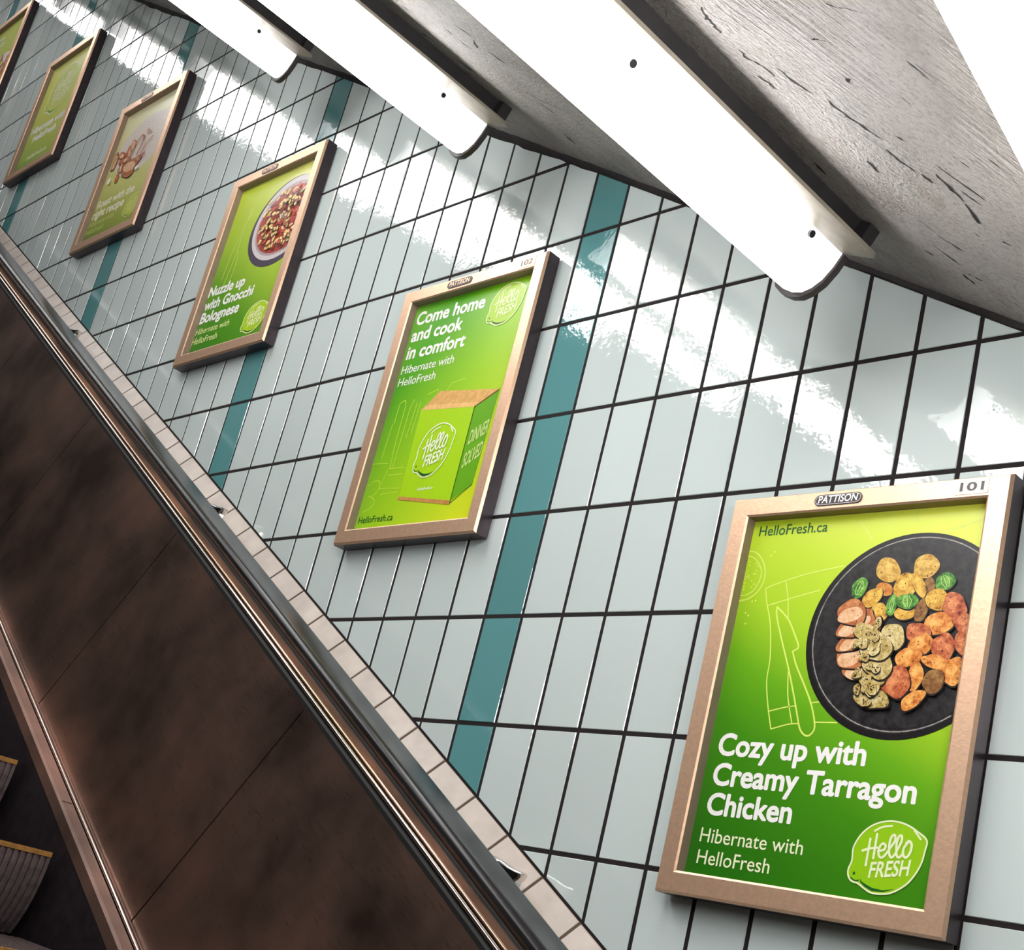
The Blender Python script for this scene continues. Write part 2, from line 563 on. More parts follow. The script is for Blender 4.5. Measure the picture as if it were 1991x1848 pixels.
tag(L1, lab[0], 'light', 'fluorescent strip lights across the ceiling')
proto = make_light([.115, .50])
proto.matrix_world = frame_at(-.735, V_CEIL, .2)
tag(proto, lab[1], 'light', 'fluorescent strip lights across the ceiling')
more = ['fourth strip light up the slope, seen only as a reflection in the tiles',
        'fifth strip light up the slope, seen only as a reflection in the tiles',
        'sixth strip light up the slope, seen only as a reflection in the tiles',
        'seventh strip light up the slope, seen only as a reflection in the tiles',
        'eighth strip light up the slope, farthest of all, seen only in the tiles']
c = copy_tree(proto)
c.matrix_world = frame_at(.325 - 1.06 * 2, V_CEIL, .2)
c['label'] = lab[2]
weak = make_light([.115, .50], 'lens_dim')
for k in (3, 4, 5, 6, 7):
    c = weak if k == 3 else copy_tree(weak)
    c.matrix_world = frame_at(.325 - 1.06 * k, V_CEIL, .40 if k == 3 else (.27 if k == 4 else .2))
    tag(c, more[k - 3], 'light', 'fluorescent strip lights across the ceiling')
c = copy_tree(proto)
c.matrix_world = frame_at(.985, V_CEIL, .2, math.radians(13))
c['label'] = lab[3]

# ------------------------------------------------------------------ escalator side
esc = empty('escalator_balustrade', FM, 'brown bronze-steel escalator side below the tiled wall, with dark deck and bright trims', 'escalator')
E0, E1 = -6.2, 2.5
def ubar(prof, m, name, parent=esc, u0=E0, u1=E1, smooth=35):
    w = MB()
    w.prism(prof, lambda p: nuv(p[1], u0, p[0]), lambda p: nuv(p[1], u1, p[0]), m)
    return w.build(name, parent, smooth=smooth)
def bead(v, n, r, k=14):
    return [(v + r * math.sin(2 * math.pi * i / k), n + r * math.cos(2 * math.pi * i / k)) for i in range(k)]
ubar([(-.348, .034), (-.348, .19), (-.40, .19), (-.40, .034)], M['deck'], 'outer_deck')
ubar([(-.30, .19), (-.285, .236), (-.31, .236), (-.40, .19)], M['black'], 'handrail_guide')
ubar([(-.2835, .2365), (-.2795, .243), (-.2795, .2685), (-.30, .2685), (-.31, .2365)], M['bronze'], 'deck_strip')
ubar(bead(-.2805, .2732, .0034), M['trim_warm'], 'trim_bead')
ubar([(-.2845, .2775), (-.2845, .2840), (-.30, .2840), (-.30, .2775)], M['black'], 'trim_gap')
ubar(bead(-.2825, .2880, .0036), M['trim'], 'trim_bead')
ubar([(-.288, .2935), (-.290, .2985), (-.31, .2985), (-.31, .2935)], M['black'], 'panel_seal')
def panel_pt(t, d=0.0):      # t along the leaning face from its top
    return (-.290 - .9914 * t - .1305 * d, .2975 + .1305 * t * 1.08 + .9914 * d - .0)
seams = [.014 + .7225 * k for k in range(-9, 4)]
for a, b in zip([E0] + [s for s in seams if E0 < s < E1], [s for s in seams if E0 < s < E1] + [E1]):
    w = MB()
    g = .0021
    L = .466
    prof = [panel_pt(.002, -.012), panel_pt(.002, 0), panel_pt(L, 0), panel_pt(L, -.012)]
    w.prism(prof, lambda p: nuv(p[1], a + g, p[0]), lambda p: nuv(p[1], b - g, p[0]), M['panel'])
    w.build('side_panel', esc)
ubar([panel_pt(0, -.004), panel_pt(.47, -.004), panel_pt(.47, -.02), panel_pt(0, -.02)], M['black'], 'panel_backing')
pb = panel_pt(.466)
ubar([(pb[0] + .001, pb[1] + .0002), (pb[0] + .001, pb[1] + .004), (pb[0] - .02, pb[1] + .004), (pb[0] - .02, pb[1] + .0002)], M['low'], 'lower_edge')
ubar(bead(pb[0] - .0020, pb[1] + .0088, .0036), M['trim'], 'lower_bead')
ubar([(pb[0] - .004, pb[1] + .0142), (pb[0] - .0035, pb[1] + .0365), (pb[0] - .0075, pb[1] + .0405), (pb[0] - .03, pb[1] + .0405), (pb[0] - .03, pb[1] + .0142)], M['low'], 'lower_strip')
ubar([(pb[0] - .0302, pb[1] + .034), (pb[0] - .0302, pb[1] + .0398), (-1.2, pb[1] + .0398), (-1.2, pb[1] + .034)], M['skirt'], 'skirt')
for s in seams:
    if E0 < s - .35 < E1:
        w = MB()
        w.box(nuv(pb[1] + .016, s - .351, pb[0] - .0036), nuv(pb[1] + .0366, s - .349, pb[0] - .0031), M['black'])
        w.build('strip_joint', esc)

# the moving handrail
hp = []
ht, hr = -.2495, .014
for cv, cn, a0 in ((ht - hr, .2505 - hr, 90), (ht - .026 + hr * .8, .2505 - hr, 0), (ht - .026 + hr * .8, .175 + hr, -90), (ht - hr, .175 + hr, 180)):
    for q in range(0, 91, 15):
        a = math.radians(a0 - q)
        rr = hr if cv == ht - hr else hr * .8
        hp.append((cv + rr * math.sin(a), cn + hr * math.cos(a)))
w = MB()
w.prism(hp, lambda p: nuv(p[1], E0, p[0]), lambda p: nuv(p[1], E1, p[0]), M['rubber'])
h = w.build('escalator_handrail', mw=FM, smooth=50)
tag(h, 'black rubber escalator handrail running up beside the cream skirting tiles', 'handrail')

# shiny anti-slide studs on the deck behind the handrail
sl = ['shiny steel deck stud nearest the numbered poster', 'shiny steel deck stud below the box poster', 'shiny steel deck stud farthest up the slope']
sproto = None
for k, su in enumerate((.375, -1.068, -2.53)):
    if sproto is None:
        fin = [(-.065, .0), (-.06, .030), (-.045, .045), (-.02, .052), (.005, .057), (.025, .064), (.033, .066), (.034, .060), (.030, .050), (.036, .038), (.042, .020), (.046, 0)]
        w = MB()
        n = len(fin)
        def fp(p, d, s):
            return nuv(d, (p[0] + .01) * s - .01, p[1] * (s if p[1] > .01 else 1))
        lay = [[fp(p, -.010, .94) for p in fin], [fp(p, -.006, 1) for p in fin], [fp(p, .006, 1) for p in fin], [fp(p, .010, .94) for p in fin]]
        fs = [tuple(range(n)), tuple(range(3 * n, 4 * n))[::-1]]
        for a in range(3):
            for i in range(n):
                j = (i + 1) % n
                fs.append((a * n + i, a * n + j, (a + 1) * n + j, (a + 1) * n + i))
        w.mesh(sum(lay, []), fs, M['steel'])
        w.box(nuv(-.016, -.08, 0), nuv(.016, .06, .005), M['steel'])
        sproto = w.build('deck_stud', mw=frame_at(su, -.348, .062), smooth=40)
        o = sproto
    else:
        o = sproto.copy()
        COL.objects.link(o)
        o.matrix_world = frame_at(su, -.348, .062)
    tag(o, sl[k], 'stud', 'anti-slide studs on the escalator deck')

# ------------------------------------------------------------------ escalator steps
def make_step():
    root = empty('escalator_step', Matrix.Identity(4), None, 'step')
    N0, N1 = .422, 1.09
    P = .0125
    tread, rise = .2675, .1506
    # profile in (back, down): tread, nose, curved riser
    tr = [(-tread - .03, 0), (-.006, 0)]
    ri = [(-.001, -.008), (-.003, -.03), (-.008, -.055), (-.016, -.08), (-.028, -.105), (-.044, -.13), (-.06, -.15)]
    w = MB()
    k = 0
    n = N0
    prev = None
    def col(nn, deep):
        d = .0055 if deep else 0
        return [(S * (p[0] - d), -S * nn, S * p[1]) for p in ri]
    cols = []
    while n < N1:
        cols += [(n, 0), (n + P * .5, 0), (n + P * .5, 1), (n + P, 1)]
        n += P
    for a, b in zip(cols[:-1], cols[1:]):
        ca, cb = col(*a), col(*b)
        for i in range(len(ri) - 1):
            w.mesh([ca[i], cb[i], cb[i + 1], ca[i + 1]], [(0, 1, 2, 3)], M['step'])
    w.build('riser', root)
    w = MB()
    n = N0
    def tcol(nn, deep):
        d = .006 if deep else 0
        return [(S * p[0], -S * nn, S * (p[1] - d)) for p in ((-tread - .02, 0), (-.008, 0))]
    for a, b in zip(cols[:-1], cols[1:]):
        ca, cb = tcol(*a), tcol(*b)
        w.mesh([ca[0], cb[0], cb[1], ca[1]], [(0, 1, 2, 3)], M['step'])
    w.box((-S * (tread + .03), -S * N1, -S * .02), (-S * .012, -S * N0, -S * .0085), M['black'])
    w.build('tread', root)
    w = MB()
    w.box((-S * .009, -S * N1, -S * .007), (S * .0005, -S * N0, S * .0018), M['yellow'])
    w.box((-S * .06, -S * (N0 + .012), -S * .004), (-S * .009, -S * N0, S * .0016), M['yellow'])
    w.build('yellow_edge', root)
    w = MB()
    side = [(-tread * .6, -.02), (-.012, -.02), (-.03, -.08), (-.07, -.16), (-tread * .6, -.16)]
    w.prism(side, lambda p: (S * p[0], -S * (N0 + .002), S * p[1]), lambda p: (S * p[0], -S * (N0 + .012), S * p[1]), M['black'])
    w.build('step_side', root)
    return root
st = make_step()
names = ['ribbed grey escalator step with worn yellow edge, upper one in the bottom left corner',
         'ribbed grey escalator step with worn yellow edge, middle one in the bottom left corner',
         'ribbed grey escalator step with yellow edge, lowest, at the very bottom left',
         'ribbed escalator step just above the topmost one in view']
for k, su in enumerate((-.53, -.223, .084, -.837)):
    o = st if k == 0 else copy_tree(st)
    o.matrix_world = Matrix.Translation(UV(su, -.80, 0))
    tag(o, names[k], 'step', 'escalator steps')

# ------------------------------------------------------------------ printed posters
def smooth_line(pts, closed=False, sub=6):
    n = len(pts)
    out = []
    rng = range(n if closed else n - 1)
    for i in rng:
        p0 = pts[(i - 1) % n] if (closed or i > 0) else pts[0]
        p1, p2 = pts[i], pts[(i + 1) % n]
        p3 = pts[(i + 2) % n] if (closed or i + 2 < n) else pts[-1]
        for k in range(sub):
            t = k / sub
            out.append(tuple(.5 * ((2 * p1[d]) + (-p0[d] + p2[d]) * t + (2 * p0[d] - 5 * p1[d] + 4 * p2[d] - p3[d]) * t * t + (-p0[d] + 3 * p1[d] - 3 * p2[d] + p3[d]) * t ** 3) for d in (0, 1)))
    if not closed:
        out.append(tuple(pts[-1]))
    return out

_tc = {}
def text_geo(body, bold=0.0, shear=0.0):
    k = (body, bold, shear)
    if k in _tc:
        return _tc[k]
    cu = bpy.data.curves.new('text_tmp', 'FONT')
    cu.body = body
    cu.size = 1.0
    cu.offset = bold
    cu.shear = shear
    cu.resolution_u = 4
    ob = bpy.data.objects.new('text_tmp', cu)
    COL.objects.link(ob)
    dg = bpy.context.evaluated_depsgraph_get()
    dg.update()
    ev = ob.evaluated_get(dg)
    me = ev.to_mesh()
    vs = [(v.co.x, v.co.y) for v in me.vertices]
    fs = [tuple(p.vertices) for p in me.polygons]
    ev.to_mesh_clear()
    bpy.data.objects.remove(ob, do_unlink=True)
    bpy.data.curves.remove(cu)
    _tc[k] = (vs, fs)
    return _tc[k]

class Print:
    """a printed sheet: flat inks in layers of paper thickness, in thousandths of a module unit"""
    HX, HY = 198, 278
    dx = 0
    def __init__(self, bg):
        self.w = MB()
        x, y = self.HX, self.HY
        k = S / 1000.0
        self.k = k
        self.w.box((-x * k, 0, -y * k), (x * k, .004, y * k), bg)
        self.w.mi = [self.w.mat(bg)] * len(self.w.f)
    def P(self, p, lay):
        return ((p[0] + self.dx) * self.k, -.00035 * lay, p[1] * self.k)
    def poly(self, pts, m, lay):
        pts = clip_rect([tuple(p) for p in pts], -self.HX - self.dx, self.HX - self.dx, -self.HY, self.HY)
        if pts:
            self.w.poly([self.P(p, lay) for p in pts], m)
    def ell(self, cx, cy, rx, ry, m, lay, rot=0, n=40, jit=0, rg=None, ax=None):
        pts = []
        c, s = math.cos(rot), math.sin(rot)
        ph = [rg.uniform(0, 6.28) for _ in range(3)] if rg else [0, 0, 0]
        for i in range(n):
            a = 2 * math.pi * i / n
            q = 1 + jit * (math.sin(2 * a + ph[0]) * .5 + math.sin(3 * a + ph[1]) * .4 + math.sin(5 * a + ph[2]) * .25)
            X, Y = rx * q * math.cos(a), ry * q * math.sin(a)
            if ax:
                pts.append((cx + ax[0] * X + ax[2] * Y, cy + ax[1] * X + ax[3] * Y))
            else:
                pts.append((cx + X * c - Y * s, cy + X * s + Y * c))
        self.poly(pts, m, lay)
    def line(self, pts, wd, m, lay, closed=False, smooth=True, sub=6):
        q = smooth_line(pts, closed, sub) if smooth and len(pts) > 2 else [tuple(p) for p in pts]
        q = [p for i, p in enumerate(q) if i == 0 or math.dist(p, q[i - 1]) > 1e-4]
        n = len(q)
        L, R = [], []
        for i in range(n):
            p0, p1 = (q[i - 1] if (closed or i > 0) else q[i]), (q[(i + 1) % n] if (closed or i < n - 1) else q[i])
            dx, dy = p1[0] - p0[0], p1[1] - p0[1]
            l = math.hypot(dx, dy) or 1.0
            L.append((q[i][0] - dy / l * wd / 2, q[i][1] + dx / l * wd / 2))
            R.append((q[i][0] + dy / l * wd / 2, q[i][1] - dx / l * wd / 2))
        for i in range(n if closed else n - 1):
            j = (i + 1) % n
            self.poly([L[i], R[i], R[j], L[j]], m, lay + .012 * i)
        if not closed:
            for e, i, o in ((0, 0, 1), (n - 1, n - 1, -1)):
                self.ell(q[e][0], q[e][1], wd / 2, wd / 2, m, lay + .012 * n + .02 * (1 + (e > 0)), n=10)
    def text(self, body, x, y, width, m, lay, bold=0.0, hs=1.0, vx=None):
        vs, fs = text_geo(body)
        x0, x1 = min(v[0] for v in vs), max(v[0] for v in vs)
        k = width / (x1 - x0 + 2 * bold)
        offs = [(0, 0)]
        if bold:
            nb = 10 if bold > .015 else 6
            offs += [(bold * math.cos(6.2832 * i / nb), bold * math.sin(6.2832 * i / nb)) for i in range(nb)]
        for c, (ox, oy) in enumerate(offs):
            pts = [(x + (v[0] - x0 + bold + ox) * k, y + (v[1] + oy) * k * hs) for v in vs]
            if vx:
                pts = [vx(p) for p in pts]
            self.w.mesh([self.P(p, lay + .03 * c) for p in pts], fs, m)
    def logo(self, T, lay, fill, line, dark, wmul=1.0):
        """lemon-shaped mark with the two words, drawn once and placed by T"""
        O = [(71, -239), (70, -231), (73, -220), (72, -204), (78, -189), (88, -177), (101, -169), (118, -164.5), (134, -165), (148, -169), (160, -175), (169, -180), (173.5, -186), (172.5, -196), (170, -213), (163, -229), (153, -242), (137, -253), (122, -257), (107, -257), (97, -253), (87, -248), (77, -246)]
        t = lambda L: [T(p) for p in L]
        oc = smooth_line(O, True)
        sc = math.dist(T((70, -211)), T((173, -211))) / 103.0 * wmul
        if fill:
            self.poly(t(oc), fill, lay)
        self.line(t(oc), 2.3 * sc, line, lay + 1, closed=True, smooth=False)
        self.line(t([(99, -179), (109, -173), (122, -170.5)]), 2.6 * sc, line, lay + 1)
        self.line(t([(154, -173), (164, -183)]), 2.4 * sc, line, lay + 1)
        if dark:
            D = [(89, -241), (92, -245), (98, -247.5), (108, -251), (123, -252), (139, -248.5), (124, -254), (109, -255), (97, -251), (90, -246)]
            self.poly(t(D), dark, lay + 1)
            self.ell(*T((79, -236)), 1.8 * sc, 2.2 * sc, dark, lay + 1, n=10)
            self.line(t([(75, -242), (82, -245), (87, -244)]), 1.6 * sc, dark, lay + 1)
        wl = 3.3 * sc
        for st_ in ([(94.5, -190), (94, -224)], [(103, -183), (103, -214)], [(86, -206), (95, -202.5), (106, -200)],
                    [(108, -204), (116, -201.5), (117.5, -196), (113, -194), (109.5, -199), (109.5, -208), (114, -212), (119, -208), (124.5, -198)],
                    [(124, -199), (129.5, -189), (128, -181.5), (124, -184), (122.5, -193), (124.5, -206), (128.5, -210), (133, -205)],
                    [(133, -204), (138.5, -189), (137.5, -181.5), (134, -183), (132.5, -192), (134.5, -205), (138.5, -209), (143, -204)],
                    [(148, -189), (143.5, -196), (143.5, -204), (148, -208), (152.5, -202), (153.5, -192), (149.5, -187), (145.5, -190)]):
            self.line(t(st_), wl, line, lay + 2)
        cap = max(v[1] for v in text_geo('FRESH')[0])
        hk = 20.0 / (55.0 / (max(v[0] for v in text_geo('FRESH')[0]) - min(v[0] for v in text_geo('FRESH')[0])) * cap)
        self.text('FRESH', 0, 0, 55, line, lay + 2, bold=.022, hs=hk, vx=lambda p: T((100 + p[0] + p[1] * .05, -239 + p[1] + p[0] * .17)))

WHT = pmat((250, 249, 244))
PALE = pmat((222, 238, 120))
GRN = pmat((20, 92, 40))
LIME = pmat((150, 205, 20))
DKG = pmat((24, 96, 34))

_fm = {}
def food_ink(key, char, main, light):
    if key not in _fm:
        m = NT('print_food_' + key)
        v = m.coord()
        f = m.noise(v, 62.0, 5.0, 0.62)
        g = m.noise(v, 190.0, 3.0, 0.6)
        t = m.math('ADD', m.math('MULTIPLY', f, 0.72), m.math('MULTIPLY', g, 0.28))
        mid = tuple((p + q) / 2 for p, q in zip(main, light))
        m.set(Base_Color=m.ramp(t, [(0.34, lin(char)), (0.42, lin(main)), (0.52, lin(mid)), (0.62, lin(light))]), Roughness=0.32)
        _fm[key] = m.m
    return _fm[key]
def food(pr, items, seed, lay):
    rg = random.Random(seed)
    pal = {'s': ((190, 138, 48), (232, 196, 104), (92, 46, 16)), 'y': ((198, 142, 44), (240, 202, 96), (104, 52, 16)), 'b': ((120, 76, 36), (172, 128, 70), (46, 24, 14)),
           'g': ((54, 122, 34), (146, 196, 88), (16, 50, 16)), 'o': ((186, 104, 38), (226, 160, 76), (76, 30, 12)), 'r': ((168, 70, 38), (226, 146, 92), (86, 24, 14)),
           'c': ((172, 92, 48), (216, 148, 96), (88, 38, 18)), 'p': ((204, 112, 40), (244, 182, 98), (112, 46, 16)), 'm': ((178, 150, 78), (234, 218, 164), (54, 40, 20)),
           't': ((196, 62, 40), (224, 110, 80), (110, 26, 22)), 'n': ((238, 204, 112), (252, 236, 178), (180, 120, 50))}
    blk = pmat((26, 15, 10))
    for num, it in enumerate(items):
        ty, cx, cy, ax, ay, bx, by = it
        c1, c2, c3 = pal[ty]
        ink = food_ink(ty, c3, c1, c2)
        e = 1.14 if ty not in 'nt' else 1.05
        A = (ax * e, ay * e, bx * e, by * e)
        L = lay + num * (.45 if len(items) < 100 else .45)
        sd = rg.random()
        jit = .15 if ty in 'rpcm' else .09
        pr.ell(cx + .8, cy - 1.6, 1.06, 1.06, blk, L, ax=A, jit=jit, rg=random.Random(sd), n=26)
        pr.ell(cx, cy, 1, 1, ink, L + .12, ax=A, jit=jit, rg=random.Random(sd), n=26)
        if ty == 'c':        # pale cut face of a slice
            pr.ell(cx - ax * .06 - 1, cy - ay * .06 - by * -.22, .84, .58, food_ink('cut', (196, 124, 78), (226, 172, 124), (244, 212, 176)), L + .2, ax=A, jit=.08, rg=random.Random(sd + 1), n=22)
        elif ty in 'prsy':   # brighter facet
            pr.ell(cx - ax * .18, cy + abs(by) * .22, .5, .42, food_ink(ty + '_lit', c1, tuple((p + q) / 2 for p, q in zip(c1, c2)), tuple(min(255, k + 12) for k in c2)), L + .2, ax=A, jit=.3, rg=random.Random(sd + 2), n=16)
        elif ty == 'g':      # leaf ribs
            for q in (-.4, 0, .4):
                pr.line([(cx - A[2] * .7 + A[0] * q * .4, cy - A[3] * .7 + A[1] * q * .4), (cx + A[0] * q, cy + A[1] * q), (cx + A[2] * .7 + A[0] * q * .4, cy + A[3] * .7 + A[1] * q * .4)], .9, pmat((190, 222, 130)), L + .2, sub=3)
        for q in range(rg.randint(2, 4) + (8 if ty == 'm' else 0)):
            a, r = rg.uniform(0, 6.28), rg.uniform(.1, .85)
            px, py = cx + A[0] * r * math.cos(a) + A[2] * r * math.sin(a), cy + A[1] * r * math.cos(a) + A[3] * r * math.sin(a)
            pr.ell(px, py, rg.uniform(.5, 1.9), rg.uniform(.4, 1.1), pmat(c3, .2), L + .3, rot=rg.uniform(0, 3), n=7, jit=.3, rg=rg)

FOOD = [('s',53,180,16,-1,3,-17),('s',110,183,16,5,7,-14),('b',119,152,8,0,2,-13),('y',83,155,15,-5,-3,-16),('y',104,156,6,3,10,-16),('o',53,152,11,-6,-3,-7),('y',36,140,12,9,7,-8),('g',13,155,10,-4,-4,-13),('g',142,160,12,4,5,-10),('y',50,117,12,-2,0,-13),('g',68,128,7,-2,-1,-13),('y',90,117,12,4,5,-9),('g',91,133,14,0,2,-10),('b',114,120,8,-2,-2,-15),('y',135,134,15,2,5,-13),('r',161,125,16,-6,-3,-14),('c',34,36,13,10,16,-12),('c',20,56,17,11,14,-13),('c',28,85,26,18,11,-11),('c',19,101,25,14,10,-11),('c',9,118,18,8,11,-14),('m',79,83,17,-3,0,-15),('p',142,100,17,5,6,-14),('r',115,88,15,-5,-3,-12),('p',122,71,11,11,10,-9),('p',107,53,14,8,8,-10),('r',155,67,14,0,3,-18),('r',178,101,10,6,9,-13),('r',181,72,9,3,7,-13),('p',148,47,18,-6,-2,-8),('p',174,35,14,-2,0,-17),('p',122,27,9,-2,-2,-19),('b',149,21,13,-4,-3,-14),('r',94,20,19,0,4,-21),('p',124,-5,12,10,7,-7),('m',40,87,21,-7,-2,-10),('m',63,-4,23,-5,-1,-13),('m',59,26,17,0,3,-16),('m',63,47,21,0,4,-21),('m',55,69,21,0,4,-20)]

def art_pan(pr):
    ln = pmat((218, 236, 110))
    pr.line([(-202, 218), (-186, 221), (-170, 212), (-157, 193), (-154, 173), (-161, 156), (-177, 144), (-202, 140)], 2.2, ln, 1)
    pr.line([(-202, 211), (-189, 213), (-174, 205), (-162, 188), (-163, 170), (-171, 156), (-184, 150), (-202, 151)], 1.8, ln, 1)
    rg = random.Random(5)
    for q in range(26):
        a, r = rg.uniform(-1.5, 1.5), rg.uniform(0, 26)
        pr.ell(-190 + r * math.cos(a), 182 + r * math.sin(a), 1.3, 1.3, ln, 1, n=6)
    for p in ((-150, 212), (-145, 218), (-168, 140), (-162, 141), (-176, 122), (-170, 118), (-172, 105)):
        pr.ell(p[0], p[1], 1.6, 1.6, ln, 1, n=6)
    for L in ([(-20, 190), (-74, 181), (-115, 171), (-148, 160)], [(-148, 160), (-141, 138), (-127, 103), (-116, 53), (-114, 18), (-104, -18), (-91, -53)], [(-91, -53), (-64, -45), (-47, -43)],
              [(-115, 171), (-105, 144), (-98, 113)], [(-137, 133), (-95, 144), (-53, 154)], [(-80, 32), (-73, -4), (-58, -43)], [(-99, -27), (-76, -21), (-58, -18)], [(-34, -13), (-20, -11)], [(-22, -40), (14, -39)]):
        pr.line(L, 1.9, ln, 1)
    pr.line([(-121, 130), (-118, 115), (-103, 82), (-81, 37), (-64, -1), (-52, -30), (-42, -52), (-29, -60), (-20, -51), (-23, -35), (-34, -11), (-50, 14), (-69, 42), (-79, 62)], 2.6, ln, 1)
    pr.line([(-79, 62), (-71, 69), (-81, 87), (-95, 108), (-110, 122), (-121, 130)], 2.6, ln, 1)
    for a, b in (((-6, 258), (18, 229)), ((37, 278), (46, 240)), ((84, 278), (82, 250)), ((130, 232), (181, 248)), ((181, 248), (184, 240)), ((153, 240), (165, 214))):
        pr.line([a, b], 2.0, ln, 1, smooth=False)
    cx, cy = 94, 87
    pr.ell(cx, cy, 153, 146, pmat((16, 14, 16)), 2, n=72)
    pr.ell(cx + 1, cy + 1, 146, 139, pmat((22, 20, 21), .25), 3, n=72)
    ring = [(cx + 2 + 144 * math.cos(a), cy + 2 + 137 * math.sin(a)) for a in [k * 2 * math.pi / 72 for k in range(72)]]
    pr.line(ring[8:62], 1.7, pmat((150, 144, 140), .4), 4, smooth=False)
    pr.ell(cx + 3, cy + 2, 140, 133, pmat((19, 17, 18), .3), 5, n=72)
    r9 = random.Random(9)
    crumbs = []
    for q in range(20):
        t = q / 19.0
        a = r9.uniform(0, 3.14)
        z = r9.uniform(6, 10)
        crumbs.append(('m', 42 + 20 * t + r9.gauss(0, 9), 92 - 96 * t + r9.gauss(0, 6), z * math.cos(a), z * math.sin(a), -z * .7 * math.sin(a), z * .7 * math.cos(a)))
    food(pr, FOOD + crumbs, 11, 6)
    pr.text('HelloFresh.ca', -180, 245, 121, GRN, 2, bold=.008, hs=1.05)
    pr.text('Cozy up with', -176, -95, 244, WHT, 2, bold=.030, hs=1.0)
    pr.text('Creamy Tarragon', -175, -139, 324, WHT, 2, bold=.030, hs=1.0)
    pr.text('Chicken', -175, -182, 145, WHT, 2, bold=.030, hs=1.0)
    pr.text('Hibernate with', -176, -222, 173, pmat((240, 244, 205)), 2, bold=.004)
    pr.text('HelloFresh', -174, -253, 124, pmat((240, 244, 205)), 2, bold=.004)
    pr.logo(lambda p: p, 2, LIME, pmat((240, 248, 200)), DKG)

def fit(x0, x1, y0, y1):
    return lambda p: (x0 + (p[0] - 70) / 103.0 * (x1 - x0), y0 + (p[1] + 257) / 92.5 * (y1 - y0))

def art_box(pr):
    pr.text('Come home', -187, 221, 225, WHT, 2, bold=.030)
    pr.text('and cook', -188, 180, 169, WHT, 2, bold=.030)
    pr.text('in comfort', -187, 137, 193, WHT, 2, bold=.030)
    pr.text('Hibernate with', -189, 101, 174, WHT, 2, bold=.004)
    pr.text('HelloFresh', -188, 71, 125, WHT, 2, bold=.004)
    pr.text('HelloFresh.ca', -188, -249, 116, GRN, 2, bold=.010)
    pr.logo(fit(57, 158, 167, 262), 2, pmat((176, 214, 60)), pmat((236, 246, 190)), DKG)
    ln = pmat((196, 226, 70))
    for L in ([(-205, -110), (-143, -115)], [(-161, -19), (-161, 13), (-158, 28), (-139, 24), (-137, -60), (-131, -128)], [(-131, -128), (-85, -129)], [(-136, -132), (-148, -172), (-79, -177)], [(-139, -186), (-82, -185)], [(-128, -144), (-83, -144)],
              [(-190, -162), (-170, -153), (-152, -157), (-150, -176), (-166, -190)], [(-178, -187), (-156, -196), (-154, -211), (-182, -224)], [(-170, -100), (-166, -20)], [(-122, -125), (-120, 10), (-112, 30)], [(-70, 36), (-40, 44), (-38, 30)], [(-10, 36), (0, 52), (40, 56)], [(-105, -60), (-100, 20)], [(-92, -50), (-88, 20)]):
        pr.line(L, 1.8, ln, 1, smooth=len(L) > 3)
    pr.poly([(-79, 0), (96, -16), (99, -220), (-70, -197)], pmat((172, 218, 24)), 2)
    pr.poly([(96, -16), (158, 12), (152, -190), (99, -220)], pmat((104, 172, 22)), 2)
    pr.poly([(-79, 0), (-31, 38), (158, 14), (96, -16)], pmat((222, 172, 100), .12), 2)
    pr.poly([(-79, 0), (-66, 10), (112, -8), (96, -16)], pmat((236, 190, 120), .1), 3)
    pr.poly([(-70, -197), (99, -220), (99, -229), (-74, -204)], pmat((196, 140, 72), .15), 3)
    pr.line([(96, -16), (99, -225)], 2.2, pmat((50, 88, 24)), 4, smooth=False)
    pr.line([(96, -16), (158, 13)], 2.4, pmat((120, 60, 30)), 4, smooth=False)
    pr.line([(99, -226), (152, -190)], 1.8, pmat((60, 110, 24)), 4, smooth=False)
    pr.logo(fit(-50, 58, -160, -42), 5, None, pmat((246, 250, 224)), DKG)
    pr.text('HelloFresh.ca', -15, -189, 47, WHT, 4, bold=.01)
    sh = lambda p: (106 + p[0], -101 + p[1] + p[0] * .42)
    pr.text('DINNER', 0, 0, 50, pmat((206, 230, 140)), 4, bold=.02, hs=3.2, vx=sh)
    sh2 = lambda p: (106 + p[0], -152 + p[1] + p[0] * .5)
    pr.text('SOLVED', 0, 0, 48, pmat((206, 230, 140)), 4, bold=.02, hs=3.4, vx=sh2)

